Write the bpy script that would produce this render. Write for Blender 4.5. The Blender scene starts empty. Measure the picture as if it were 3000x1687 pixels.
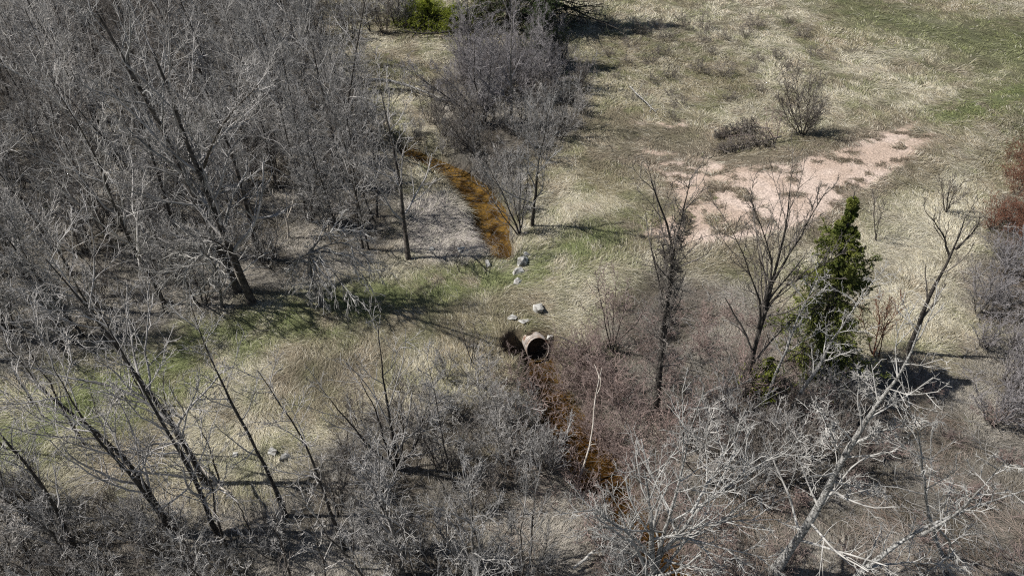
import bpy, math
import numpy as np
from mathutils import Vector
R = math.radians
# ------------------------------------------------------------------ camera, sky, sun, exposure
sc = bpy.context.scene
COL = sc.collection
CAMH, PITCH, FPX = 23.0, R(40.2), 2080.0          # drone height, tilt below level, focal length in photo pixels (3000 wide)
cam_d = bpy.data.cameras.new("camera"); cam = bpy.data.objects.new("camera", cam_d); COL.objects.link(cam)
cam.location = (0, 0, CAMH); cam.rotation_euler = (math.pi/2 - PITCH, 0, 0)
cam_d.sensor_width = 36; cam_d.lens = FPX/3000*36; cam_d.clip_end = 2000; cam_d.clip_start = .1
sc.camera = cam
SUN_EL, SUN_AZ = R(50), R(180)                    # sun stands to the left, shadows run to the right (+x)
w = bpy.data.worlds.new("World"); sc.world = w; w.use_nodes = True
nt = w.node_tree; bg = nt.nodes["Background"]; sky = nt.nodes.new("ShaderNodeTexSky")
sky.sky_type = 'NISHITA'; sky.sun_disc = False; sky.sun_elevation = SUN_EL; sky.sun_rotation = R(270)
nt.links.new(sky.outputs[0], bg.inputs[0]); bg.inputs[1].default_value = .052
sd = bpy.data.lights.new("sun", 'SUN'); sd.energy = 5.0; sd.angle = R(.53); sd.color = (1, .965, .915)
sun = bpy.data.objects.new("sun", sd); COL.objects.link(sun)
to_sun = Vector((math.cos(SUN_EL)*math.cos(R(177)), math.cos(SUN_EL)*math.sin(R(177)), math.sin(SUN_EL)))
sun.rotation_euler = to_sun.to_track_quat('Z', 'Y').to_euler()
vs = sc.view_settings; vs.view_transform = 'Standard'; vs.look = 'None'; vs.gamma = 1; vs.exposure = 0.08; vs.use_curve_mapping = False
sc.cycles.use_denoising = False
sc.cycles.pixel_filter_type = 'BLACKMAN_HARRIS'; sc.cycles.filter_width = 1.15
sc.cycles.max_bounces = 5; sc.cycles.diffuse_bounces = 2; sc.cycles.glossy_bounces = 2; sc.cycles.transparent_max_bounces = 6

# ------------------------------------------------------------------ pixels -> world
SP, CP = math.sin(PITCH), math.cos(PITCH)
def ray(px, py):
    a = (np.asarray(px, float)-1500)/FPX; b = (843.5-np.asarray(py, float))/FPX
    return np.stack([a, b*SP+CP, b*CP-SP], -1)
def ground_pt(px, py, z=0.0):                      # where the line of sight meets height z
    d = ray(px, py); t = (z-CAMH)/d[..., 2]
    return np.stack([d[..., 0]*t, d[..., 1]*t], -1)
def upright_pt(px, py, y):                         # where it meets the upright plane at distance y
    d = ray(px, py); t = np.asarray(y)/d[..., 1]
    return np.stack([d[..., 0]*t, d[..., 1]*t, CAMH+d[..., 2]*t], -1)
def to_px(x, y, z=0.0):
    dz = np.asarray(z)-CAMH; dep = y*CP-dz*SP; up = y*SP+dz*CP
    return 1500+FPX*x/dep, 843.5-FPX*up/dep

# ------------------------------------------------------------------ noise and distance helpers
def hash2(i, j, s):
    n = (i*374761393 + j*668265263 + s*974634777) & 0xffffffff
    n = ((n ^ (n >> 13))*1274126177) & 0xffffffff
    return ((n ^ (n >> 16)) & 0xffff)/65535.0
def vnoise(x, y, s=0):
    xi = np.floor(x).astype(np.int64); yi = np.floor(y).astype(np.int64); fx = x-xi; fy = y-yi
    fx = fx*fx*(3-2*fx); fy = fy*fy*(3-2*fy)
    a = hash2(xi, yi, s); b = hash2(xi+1, yi, s); c = hash2(xi, yi+1, s); d = hash2(xi+1, yi+1, s)
    return (a*(1-fx)+b*fx)*(1-fy)+(c*(1-fx)+d*fx)*fy
def fbm(x, y, f=1.0, o=4, s=0):
    v = 0; a = .5; t = 0
    for k in range(o):
        v = v+a*vnoise(x*f+17.3*k, y*f-9.1*k, s+k); t += a; a *= .5; f *= 2.03
    return v/t
def sstep(a, b, x):
    t = np.clip((x-a)/(b-a), 0, 1); return t*t*(3-2*t)
def dist_line(x, y, pts):                           # distance to polyline and parameter along it
    best = np.full(x.shape, 1e9); par = np.zeros(x.shape)
    for k in range(len(pts)-1):
        a, b = pts[k], pts[k+1]; d = b-a; L = (d*d).sum()
        t = np.clip(((x-a[0])*d[0]+(y-a[1])*d[1])/L, 0, 1)
        r = np.hypot(x-a[0]-t*d[0], y-a[1]-t*d[1]); m = r < best
        best = np.where(m, r, best); par = np.where(m, k+t, par)
    return best, par
def sd_poly(x, y, pts):                             # signed distance, negative inside
    n = len(pts); d, _ = dist_line(x, y, np.vstack([pts, pts[:1]])); ins = np.zeros(x.shape, bool)
    j = n-1
    for i in range(n):
        xi, yi = pts[i]; xj, yj = pts[j]
        c = ((yi > y) != (yj > y)) & (x < (xj-xi)*(y-yi)/(yj-yi+1e-12)+xi); ins ^= c; j = i
    return np.where(ins, -d, d)
def G(lst, z=0.0):
    a = np.array(lst, float); return ground_pt(a[:, 0], a[:, 1], z)

# ------------------------------------------------------------------ lie of the land
WZ = -.85
UP = G([(1180, 440), (1250, 475), (1330, 515), (1390, 570), (1435, 625), (1445, 690), (1452, 745), (1464, 790)], WZ)
UPW = np.array([.3, .45, .7, .95, .85, .8, .8, .6])
DN = G([(1584, 1048), (1585, 1100), (1598, 1150), (1640, 1230), (1705, 1335), (1775, 1440), (1860, 1560), (1950, 1690), (2060, 1900)], WZ)
DNW = np.array([.7, .8, .85, .95, 1.15, 1.1, .8, .8, .9])
PIT = G([(1516, 1030)], -.3)[0]
PIPE_A = np.array([*G([(1466, 786)], -.5)[0], -.5]); PIPE_B = np.array([*G([(1576, 1024)], -.5)[0], -.5])
TRACK = G([(-300, 1290), (0, 1235), (250, 1175), (500, 1085), (800, 965), (1100, 895), (1380, 845), (1600, 790), (1850, 690), (2050, 640), (2300, 560), (2600, 455), (2780, 360), (2960, 290), (3200, 215)])
SAND = G([(1890, 480), (2053, 462), (2170, 501), (2315, 499), (2432, 464), (2566, 413), (2672, 386), (2659, 410), (2606, 446), (2723, 410), (2745, 420), (2694, 450), (2636, 497), (2577, 538), (2519, 562), (2461, 585), (2432, 632), (2286, 680), (2170, 702), (2012, 738), (1884, 708), (1966, 652), (2001, 611), (1975, 553), (1935, 505)])
WEEDY = G([(1640, 345), (1800, 325), (1960, 370), (2130, 385), (2300, 425), (2480, 395), (2600, 385), (2560, 430), (2400, 480), (2180, 520), (2050, 480), (1880, 490), (1720, 460)])
PITS = G([(1935, 358), (1985, 352), (1920, 445), (1965, 440)])
BANK = G([(1200, 590), (1290, 570), (1390, 640), (1420, 760), (1300, 790), (1180, 740)])
def height(x, y):
    h = .35*(fbm(x, y, .09, 3, 3)-.5)+.10*(fbm(x, y, .7, 3, 8)-.5)
    dt, _ = dist_line(x, y, TRACK); h = h+.42*(1-sstep(1.8, 5.0, dt))
    for pts, wd, sl in ((UP, UPW, [1, 1, 1, 1, 1, 1, .6, .3]), (DN, DNW, [.18, .5, 1, 1, 1, 1, 1, 1, 1])):
        d, p = dist_line(x, y, pts); wv = np.interp(p, np.arange(len(wd)), wd)+.35*(fbm(x, y, 1.1, 2, 5)-.5)
        k = 1-sstep(wv*.8, wv+np.interp(p, np.arange(len(sl)), sl), d); h = h*(1-k)+(-1.12)*k
    d = np.hypot((x-PIT[0])/.85, (y-PIT[1])/1.25); k = 1-sstep(.60, .80, d+.25*(fbm(x, y, 2.2, 2, 6)-.5)); h = h*(1-k)-1.9*k
    return h
def hz(x, y): return float(height(np.array([float(x)]), np.array([float(y)]))[0])

THICK = [G(p) for p in (
    [(-600, -60), (930, -60), (960, 140), (1040, 250), (1130, 360), (1170, 470), (1190, 640), (1150, 800), (980, 850), (720, 900), (560, 980), (330, 1080), (60, 1130), (-600, 1250)],
    [(1240, 230), (1420, 140), (1700, 130), (1720, 290), (1700, 400), (1560, 470), (1480, 540), (1300, 500)],
    [(-600, 1500), (250, 1420), (620, 1500), (850, 1330), (1130, 1180), (1450, 1150), (1560, 1230), (1700, 1400), (1850, 1650), (1950, 1900), (1950, 2600), (-600, 2600)],
    [(1700, 1100), (1760, 900), (1900, 780), (2200, 830), (2450, 1050), (2650, 1050), (2780, 1090), (2880, 950), (2820, 800), (2960, 600), (3300, 520), (3700, 1300), (3300, 2600), (2100, 2600), (1850, 1450)])]
def thick_mask(x, y):
    m = np.zeros(x.shape)
    for p in THICK: m = np.maximum(m, 1-sstep(-1.2, 1.0, sd_poly(x, y, p)+2.0*(fbm(x, y, .45, 3, 21)-.5)))
    return m
CREAM = G([(2560, 660), (2700, 520), (2880, 420), (2900, 600), (2850, 900), (2760, 1060), (2620, 980), (2520, 860)])
GREEN = G([(2150, -200), (2400, -40), (2750, 60), (3300, 60), (3300, 560), (2980, 320), (2950, 230), (2700, 120), (2500, 60)])
def spotf(x, y): return sstep(.60, .65, fbm(x, y*1.5, 1.25, 4, 65)+.085*(1-sstep(11, 15, x))-.05)
def lerp(a, b, t): return a*(1-t[..., None])+np.array(b)*t[..., None]
def surf(x, y):                                     # colour of what grows or lies there, and how grassy it is
    n1 = fbm(x, y, .35, 4, 31); n2 = fbm(x, y, 1.3, 3, 37); n3 = fbm(x, y, .13, 3, 41)
    c = np.ones(x.shape+(3,))*np.array([.50, .455, .325])
    c = lerp(c, (.25, .215, .145), sstep(.47, .60, n1)*.8)
    c = lerp(c, (.19, .165, .115), sstep(.60, .70, fbm(x, y, .9, 4, 47))*.7)
    c = lerp(c, (.30, .26, .15), sstep(.5, .6, n3)*.4)
    c = lerp(c, (.22, .235, .115), sstep(.50, .66, n2)*.55)
    wd_ = 1-sstep(-1.0, 1.5, sd_poly(x, y, WEEDY)+3*(n2-.5)); c = lerp(c, (.20, .17, .12), wd_*.75)
    c = lerp(c, (.50, .40, .30), sstep(.55, .72, fbm(x, y, .8, 2, 43))*.35)
    cr = 1-sstep(-2, 1.5, sd_poly(x, y, CREAM)+3*(n2-.5)); c = lerp(c, (.64, .58, .44), cr*.7*sstep(.3, .5, n2))
    g = 1-sstep(-4, 5, sd_poly(x, y, GREEN)+5*(n1-.5)); c = lerp(c, (.17, .185, .085), g*.85)
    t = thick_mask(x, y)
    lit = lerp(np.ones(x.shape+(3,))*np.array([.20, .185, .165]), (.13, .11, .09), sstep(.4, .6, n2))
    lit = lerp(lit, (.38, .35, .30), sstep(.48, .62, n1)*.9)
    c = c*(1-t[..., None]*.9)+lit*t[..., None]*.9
    bk = 1-sstep(-.3, .8, sd_poly(x, y, BANK)); c = lerp(c, (.42, .38, .345), bk)
    dt, pr = dist_line(x, y, TRACK)
    lane = np.exp(-((dt-.1)/(1.4+1.5*(1-sstep(2.2, 4.5, pr))))**4)*sstep(.36, .60, fbm(x, y, 1.1, 3, 51)+.10)*(1-sstep(8.7, 9.3, pr)*(1-sstep(11.3, 11.9, pr)))*(1-t*.75)
    c = lerp(c, (.21, .245, .10), lane*.85)
    ruts = np.exp(-((dt-1.0)/.22)**2)*sstep(4, 9, pr)*.4; c = lerp(c, (.45, .35, .27), ruts)
    s = sd_poly(x, y, SAND)-.15+.6*(fbm(x, y, .9, 4, 61)-.5)
    for pt in PITS: s = np.minimum(s, np.hypot((x-pt[0])*.6, y-pt[1])-.35+1.4*(fbm(x, y, .9, 3, 63)-.5))
    sm = 1-sstep(-.25, .35, s)
    spots = spotf(x, y)
    sm = sm*(1-spots*.9)
    pale = lerp(np.ones(x.shape+(3,))*np.array([.70, .565, .475]), (.58, .45, .36), sstep(.4, .65, fbm(x, y, .55, 3, 71)))
    apron = (1-sstep(-.5, 3.2, sd_poly(x, y, SAND)))*(1-sm)
    c = lerp(c, (.27, .22, .17), apron*.65)
    c = c*(1-sm[..., None])+pale*sm[..., None]
    mud = np.zeros(x.shape)
    for pts, wd in ((UP, UPW), (DN, DNW)):
        d, p = dist_line(x, y, pts); wv = np.interp(p, np.arange(len(wd)), wd); mud = np.maximum(mud, 1-sstep(wv*.9, wv+.55, d))
    d = np.hypot(x-PIT[0], y-PIT[1]); mud = np.maximum(mud, 1-sstep(.85, 1.15, d))
    bed = lerp(np.ones(x.shape+(3,))*np.array([.27, .215, .12]), (.09, .065, .04), sstep(.40, .54, fbm(x, y, 1.9, 3, 77)))
    dnd, dnp = dist_line(x, y, DN); bed = lerp(bed, (.085, .055, .032), (dnd < 3)*sstep(.3, 2.0, dnp)*.9)
    low = 1-sstep(-1.02, -.88, height(x, y)); low = low*(d > 1.3)
    bankc = np.array([.085, .06, .042]); mc = bankc*(1-low[..., None])+bed*low[..., None]
    c = c*(1-mud[..., None])+mc*mud[..., None]
    grass = np.clip(1-sm*1.15-mud*1.2, 0, 1)
    return np.clip(c, .01, .9), grass, t, lane, g

# ------------------------------------------------------------------ materials
def new_mat(name):
    m = bpy.data.materials.new(name); m.use_nodes = True; t = m.node_tree; b = t.nodes["Principled BSDF"]
    b.inputs["Specular IOR Level"].default_value = .25; b.inputs["Roughness"].default_value = .85
    return m, t, b
def noise(t, scale, detail=4, coord='Object'):
    tc = t.nodes.new("ShaderNodeTexCoord"); n = t.nodes.new("ShaderNodeTexNoise"); n.inputs["Scale"].default_value = scale; n.inputs["Detail"].default_value = detail
    t.links.new(tc.outputs[coord], n.inputs["Vector"]); return n
def ramp(t, src, stops):
    r = t.nodes.new("ShaderNodeValToRGB"); e = r.color_ramp.elements
    while len(e) < len(stops): e.new(.5)
    for k, (p, c) in enumerate(stops): e[k].position = p; e[k].color = (*c, 1)
    t.links.new(src, r.inputs[0]); return r
def mulc(t, a, b, f=1.0, mode='MULTIPLY'):
    m = t.nodes.new("ShaderNodeMix"); m.data_type = 'RGBA'; m.blend_type = mode; m.inputs[0].default_value = f
    t.links.new(a, m.inputs[6]); t.links.new(b, m.inputs[7]); return m.outputs[2]
def bump(t, b, src, s, d):
    n = t.nodes.new("ShaderNodeBump"); n.inputs["Strength"].default_value = s; n.inputs["Distance"].default_value = d
    t.links.new(src, n.inputs["Height"]); t.links.new(n.outputs[0], b.inputs["Normal"])
def bark(name, dark, light, sc_=6, vary=.5, bmp=.02):
    m, t, b = new_mat(name); n = noise(t, sc_, 5)
    r = ramp(t, n.outputs[0], [(.36, dark), (.62, light)])
    oi = t.nodes.new("ShaderNodeObjectInfo"); v = ramp(t, oi.outputs["Random"], [(0, (1-vary*.5,)*3), (1, (1+vary*.5, 1+vary*.42, 1+vary*.36))])
    t.links.new(mulc(t, r.outputs[0], v.outputs[0]), b.inputs["Base Color"])
    if bmp: n2 = noise(t, 30, 3); bump(t, b, n2.outputs[0], .8, bmp)
    return m
def vcol_mat(name, nscale, lo, hi, bmp=0.0, trans=0.0):
    m, t, b = new_mat(name); a = t.nodes.new("ShaderNodeAttribute"); a.attribute_name = "tint"
    n = noise(t, nscale, 6); r = ramp(t, n.outputs[0], [(.3, (lo,)*3), (.7, (hi,)*3)])
    t.links.new(mulc(t, a.outputs["Color"], r.outputs[0]), b.inputs["Base Color"])
    if bmp: bump(t, b, n.outputs[0], 1.0, bmp)
    return m
M = {}
M['trunk'] = bark('bark_grey', (.035, .031, .028), (.15, .135, .12), 5)
M['twig'] = bark('twig_grey', (.21, .206, .198), (.49, .48, .465), 1.2, .5, 0)
M['twig_brown'] = bark('twig_brown', (.13, .115, .10), (.26, .235, .21), 1.2, .3, 0)
M['twig_light'] = bark('twig_light', (.40, .385, .36), (.62, .60, .57), 1.2, .3, 0)
M['twig_red'] = bark('twig_red', (.22, .165, .15), (.40, .32, .29), 1.2, .4, 0)
M['twig_rust'] = bark('twig_rust', (.12, .055, .035), (.24, .125, .085), 1.2, .3, 0)
M['twig_stalk'] = bark('dead_stalk', (.26, .20, .16), (.50, .42, .36), 1.2, .3, 0)
M['twig_violet'] = bark('twig_violet', (.20, .19, .195), (.38, .36, .365), 1.2, .3, 0)
M['trunk_pale'] = bark('bark_lichen', (.11, .105, .095), (.60, .59, .56), 14, .2, .05)
M['twig_pale'] = bark('twig_lichen', (.33, .32, .30), (.60, .585, .55), 2, .2, 0)
M['trunk_mid'] = bark('bark_ridged', (.09, .085, .075), (.32, .30, .275), 12, .2, .04)
M['trunk_black'] = bark('bark_dark', (.03, .027, .024), (.10, .09, .08), 8, .2, .03)
M['dead'] = bark('bleached_wood', (.42, .37, .31), (.68, .63, .56), 6, .15, .01)
M['ground'] = vcol_mat('ground_cover', 9, .55, 1.25, .06)
M['blade'] = vcol_mat('grass_blades', 3, .8, 1.15)
def rock_mat():
    m, t, b = new_mat('pale_rock'); n = noise(t, 4, 8); r = ramp(t, n.outputs[0], [(.36, (.17, .16, .145)), (.48, (.42, .41, .38)), (.66, (.66, .65, .61))])
    t.links.new(r.outputs[0], b.inputs["Base Color"]); bump(t, b, n.outputs[0], 1, .05); return m
M['rock'] = rock_mat()
def water_mat():
    m, t, b = new_mat('peat_water'); o = t.nodes["Material Output"]
    tr = t.nodes.new("ShaderNodeBsdfTransparent"); tr.inputs[0].default_value = (.88, .75, .50, 1)
    gl = t.nodes.new("ShaderNodeBsdfGlossy"); gl.inputs["Roughness"].default_value = .06
    fr = t.nodes.new("ShaderNodeFresnel"); fr.inputs[0].default_value = 1.07
    mx = t.nodes.new("ShaderNodeMixShader"); n = noise(t, 5, 3); bp = t.nodes.new("ShaderNodeBump"); bp.inputs["Strength"].default_value = .25; bp.inputs["Distance"].default_value = .03
    t.links.new(n.outputs[0], bp.inputs["Height"]); t.links.new(bp.outputs[0], gl.inputs["Normal"])
    t.links.new(fr.outputs[0], mx.inputs[0]); t.links.new(tr.outputs[0], mx.inputs[1]); t.links.new(gl.outputs[0], mx.inputs[2])
    t.links.new(mx.outputs[0], o.inputs[0]); return m
M['water'] = water_mat()
def pipe_mat():
    m, t, b = new_mat('rusty_galvanised'); n = noise(t, 3, 6); r = ramp(t, n.outputs[0], [(.33, (.34, .19, .12)), (.46, (.56, .48, .41)), (.68, (.72, .68, .64))])
    t.links.new(r.outputs[0], b.inputs["Base Color"]); b.inputs["Roughness"].default_value = .6; b.inputs["Metallic"].default_value = .15; return m
M['pipe'] = pipe_mat(); M['pipe_shaded'] = bark('pipe_inside_shade', (.02, .016, .013), (.05, .04, .032), 4, .1, 0)  # pipe inside: dark rust and silt, with the mouth's shade in the colour
def leaf_mat(name, c0, c1):
    m, t, b = new_mat(name); n = noise(t, 1.6, 4); r = ramp(t, n.outputs[0], [(.35, c0), (.65, c1)])
    t.links.new(r.outputs[0], b.inputs["Base Color"]); b.inputs["Roughness"].default_value = .6; return m
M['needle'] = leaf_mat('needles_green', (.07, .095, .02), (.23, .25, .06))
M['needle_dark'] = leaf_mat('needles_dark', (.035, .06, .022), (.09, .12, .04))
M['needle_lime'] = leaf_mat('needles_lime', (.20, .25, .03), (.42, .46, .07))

# ------------------------------------------------------------------ mesh building
def mesh_from(name, V, F, mat, tint=None, smooth=True):
    me = bpy.data.meshes.new(name); k = F.shape[1]
    me.vertices.add(len(V)); me.vertices.foreach_set("co", V.astype(np.float32).ravel())
    me.loops.add(F.size); me.loops.foreach_set("vertex_index", F.astype(np.int32).ravel())
    me.polygons.add(len(F)); me.polygons.foreach_set("loop_start", np.arange(0, F.size, k, dtype=np.int32))
    if smooth: me.polygons.foreach_set("use_smooth", np.ones(len(F), bool))
    me.update(calc_edges=True)
    if tint is not None:
        a = me.color_attributes.new("tint", 'FLOAT_COLOR', 'POINT')
        a.data.foreach_set("color", np.concatenate([tint, np.ones((len(tint), 1))], 1).astype(np.float32).ravel())
    me.materials.append(mat); return me
def tube_arrays(P, Rr, k):                          # P (N,n,3), Rr (N,n) -> verts, quads
    N, n, _ = P.shape
    T = np.empty_like(P); T[:, 1:-1] = P[:, 2:]-P[:, :-2]; T[:, 0] = P[:, 1]-P[:, 0]; T[:, -1] = P[:, -1]-P[:, -2]
    T /= np.linalg.norm(T, axis=2, keepdims=True)+1e-9
    main = P[:, -1]-P[:, 0]; ax = np.eye(3)[np.argmin(np.abs(main), axis=1)][:, None, :]
    U = np.cross(T, np.broadcast_to(ax, T.shape)); U /= np.linalg.norm(U, axis=2, keepdims=True)+1e-9
    W = np.cross(T, U); a = np.arange(k)*2*math.pi/k
    V = P[:, :, None, :]+Rr[:, :, None, None]*(U[:, :, None, :]*np.cos(a)[None, None, :, None]+W[:, :, None, :]*np.sin(a)[None, None, :, None])
    i = np.arange(N)[:, None, None]*n*k; j = np.arange(n-1)[None, :, None]*k; q = np.arange(k)[None, None, :]; q2 = (q+1) % k
    F = np.stack([i+j+q, i+j+q2, i+j+k+q2, i+j+k+q], -1).reshape(-1, 4)
    return V.reshape(-1, 3), F
def tubes_mesh(name, sets, mat):                    # sets: list of (P, R, sides)
    Vs, Fs, o = [], [], 0
    for P, Rr, k in sets:
        if len(P) == 0: continue
        V, F = tube_arrays(P, Rr, k); Vs.append(V); Fs.append(F+o); o += len(V)
    return mesh_from(name, np.concatenate(Vs), np.concatenate(Fs), mat)
def sprout(rng, P, Rr, L, m, t0, t1, ang, ratio, up, wand, nseg, rr, rmin, apex=.55, lmin=.12, rmax=9, angj=10):
    N, n, _ = P.shape
    t = t0+(t1-t0)*(np.arange(m)[None, :]+rng.random((N, m)))/m
    s = np.clip(t, 0, .999)*(n-1); i = s.astype(int); f = (s-i)[..., None]; rows = np.arange(N)[:, None]
    A = P[rows, i]; B = P[rows, i+1]; pos = A*(1-f)+B*f; T = (B-A); T /= np.linalg.norm(T, axis=2, keepdims=True)+1e-9
    rad = Rr[rows, i]*(1-f[..., 0])+Rr[rows, i+1]*f[..., 0]
    ax = np.where(np.abs(T[..., 2:3]) > .8, np.array([1., 0, 0]), np.array([0, 0, 1.])); U = np.cross(T, ax); U /= np.linalg.norm(U, axis=2, keepdims=True); W = np.cross(T, U)
    az = (np.arange(m)[None, :]*2.4+rng.random((N, 1))*6.28+rng.normal(0, .5, (N, m)))[..., None]
    an = np.radians(ang+rng.normal(0, angj, (N, m)))[..., None]
    D = T*np.cos(an)+(U*np.cos(az)+W*np.sin(az))*np.sin(an)
    ln = np.maximum(L[:, None]*ratio*(1-apex*(t-t0)/(1-t0+1e-6))*rng.uniform(.6, 1.25, (N, m)), lmin)
    r0 = np.clip(np.minimum(rad*rr, ln*.022+.002), rmin, rmax)
    K = N*m; D = D.reshape(K, 3); pos = pos.reshape(K, 3); ln = ln.reshape(K); r0 = r0.reshape(K)
    Q = np.empty((K, nseg+1, 3)); Q[:, 0] = pos
    for q in range(nseg):
        D = D+rng.normal(0, wand, (K, 3)); D[:, 2] += up; D /= np.linalg.norm(D, axis=1, keepdims=True)
        Q[:, q+1] = Q[:, q]+D*(ln/nseg)[:, None]
    RR = r0[:, None]*np.linspace(1, .35, nseg+1)[None, :]; RR = np.maximum(RR, rmin*.55)
    return Q, RR, ln
def smooth_line(pts, n):
    p = np.asarray(pts, float); d = np.r_[0, np.cumsum(np.linalg.norm(np.diff(p, axis=0), axis=1))]; d /= d[-1]
    t = np.linspace(0, 1, n); q = np.stack([np.interp(t, d, p[:, k]) for k in range(p.shape[1])], 1)
    for _ in range(2): q[1:-1] = q[1:-1]*.5+(q[:-2]+q[2:])*.25
    return q
SPEC = {  # m, t0, t1, angle, ratio, up, wander, nseg, rr, rmin
 'tall': [(20, .15, 1, 44, .32, .09, .17, 7, .6, .008), (7, .2, 1, 44, .45, .05, .19, 5, .65, .0062), (5, .15, 1, 44, .55, .03, .19, 4, .7, .005)],
 'dense': [(24, .10, 1, 48, .34, .05, .20, 7, .6, .008), (8, .15, 1, 48, .46, .03, .21, 5, .65, .0062), (6, .12, 1, 46, .55, .02, .21, 4, .7, .005)],
 'spread': [(13, .2, 1, 42, .44, .11, .15, 8, .6, .009), (9, .2, 1, 40, .42, .07, .16, 5, .65, .0065), (6, .15, 1, 40, .52, .04, .17, 4, .7, .005)],
 'fan': [(9, .12, 1, 26, .42, .10, .09, 6, .55, .008), (5, .2, 1, 30, .42, .08, .10, 4, .6, .006), (3, .2, 1, 32, .48, .04, .12, 3, .7, .005)],
 'light': [(10, .35, 1, 36, .30, .10, .11, 6, .5, .008), (5, .2, 1, 36, .42, .06, .12, 4, .6, .006), (3, .15, 1, 36, .5, .02, .13, 3, .7, .005)],
 'sparse': [(16, .35, 1, 45, .22, .08, .14, 5, .5, .008), (6, .2, 1, 42, .42, .05, .15, 3, .6, .006), (4, .15, 1, 42, .5, .02, .15, 2, .7, .005)],
 'weep': [(11, .12, 1, 38, .55, -.10, .12, 6, .6, .010), (6, .15, 1, 34, .5, -.10, .12, 4, .7, .007), (3, .2, 1, 32, .5, -.06, .12, 3, .8, .006)],
 'droop': [(16, .15, 1, 60, .40, -.10, .14, 7, .55, .009), (9, .15, 1, 45, .42, -.12, .15, 4, .6, .007), (6, .15, 1, 40, .5, -.1, .15, 3, .7, .006), (3, .1, 1, 36, .5, -.05, .14, 2, .8, .005)],
 'pale': [(10, .15, 1, 40, .50, .07, .10, 7, .6, .010), (6, .15, 1, 40, .46, .06, .11, 5, .6, .007), (4, .15, 1, 40, .55, .03, .12, 3, .7, .0052)],
 'stub': [(18, .15, 1, 52, .22, .08, .13, 7, .4, .009), (5, .2, 1, 42, .5, .05, .12, 4, .6, .0065), (3, .15, 1, 40, .55, .03, .12, 3, .7, .005)],
 'vine': [(45, .05, .8, 60, .085, -.03, .22, 4, .3, .008), (6, .1, 1, 55, .5, .0, .25, 3, .7, .006), (4, .1, 1, 50, .6, 0, .2, 2, .8, .005)],
 'shrub': [(8, .12, 1, 34, .46, .08, .11, 5, .6, .008), (4, .15, 1, 36, .48, .05, .12, 4, .7, .006), (3, .1, 1, 38, .5, .02, .13, 3, .8, .005)],
 'brush': [(6, .1, 1, 42, .55, .02, .18, 5, .6, .007), (4, .1, 1, 42, .55, .0, .18, 4, .7, .006), (2, .1, 1, 42, .6, 0, .16, 3, .8, .005)],
 'sap': [(9, .3, 1, 35, .28, .08, .12, 4, .6, .007), (5, .2, 1, 35, .45, .04, .14, 2, .7, .0055)],
}
TW = 1.95
def crown_sets(rng, P, Rr, L, spec, m_mul=1.0, rscale=1.0, depth=None):
    if '+' in spec:
        a, b = spec.split('+'); return crown_sets(rng, P, Rr, L, a, m_mul, rscale, depth)+crown_sets(rng, P, Rr, L, b, m_mul, rscale, depth)
    out = []; sp = SPEC[spec][:depth]; rscale = rscale*TW
    for lv, a in enumerate(sp):
        m = max(1, int(round(a[0]*(m_mul if lv == 0 else 1))))
        Q, RR, ln = sprout(rng, P, Rr, L, m, *a[1:9], a[9]*rscale)
        out.append((Q, RR, 5 if lv == 0 else 3)); P, Rr, L = Q, RR, ln
    return out

# ------------------------------------------------------------------ scene objects
def tag(o, label=None, cat=None, group=None, kind=None):
    if label: o['label'] = label
    if cat: o['category'] = cat
    if group: o['group'] = group
    if kind: o['kind'] = kind
    return o
def link(name, me, parent=None):
    o = bpy.data.objects.new(name, me); COL.objects.link(o); o.parent = parent; return o
def root_at(name, loc, rz=0.0):
    e = bpy.data.objects.new(name, None); e.empty_display_size = .3; e.location = loc; e.rotation_euler = (0, 0, rz); COL.objects.link(e); return e

# ground: one sheet, fine where the photo looks, stretched to the horizon
def axis(lo, hi, st, far):
    a = np.arange(lo, hi+st, st); g = np.geomspace(1, far, 14)
    return np.r_[lo-g[::-1], a, hi+g]
gx = axis(-52, 52, .17, 500); gy = axis(6, 76, .17, 700); gy = gy[gy > -60]
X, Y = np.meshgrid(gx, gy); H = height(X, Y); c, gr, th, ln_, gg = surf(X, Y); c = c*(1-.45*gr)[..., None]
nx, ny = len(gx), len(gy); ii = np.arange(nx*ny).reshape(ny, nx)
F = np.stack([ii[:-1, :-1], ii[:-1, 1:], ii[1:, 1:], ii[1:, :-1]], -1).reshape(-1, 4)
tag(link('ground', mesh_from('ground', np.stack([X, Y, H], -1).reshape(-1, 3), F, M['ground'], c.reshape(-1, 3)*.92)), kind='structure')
# water, following the two reaches of the brook
def ribbon(pts, wd, name):
    p = smooth_line(pts, 40); d = np.gradient(p, axis=0); d /= np.linalg.norm(d, axis=1, keepdims=True); nrm = np.stack([-d[:, 1], d[:, 0]], 1)
    w_ = np.interp(np.linspace(0, 1, 40), np.linspace(0, 1, len(wd)), wd)+.9; cols = []
    for s in np.linspace(-1, 1, 7): cols.append(np.c_[p+nrm*(w_*s)[:, None], np.full(40, WZ)])
    V = np.stack(cols, 1).reshape(-1, 3); i = np.arange(40*7).reshape(40, 7)
    F = np.stack([i[:-1, :-1], i[:-1, 1:], i[1:, 1:], i[1:, :-1]], -1).reshape(-1, 4)
    tag(link(name, mesh_from(name, V, F, M['water'])), kind='structure')
ribbon(UP, UPW, 'stream_water'); ribbon(DN, DNW, 'stream_water')

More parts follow.
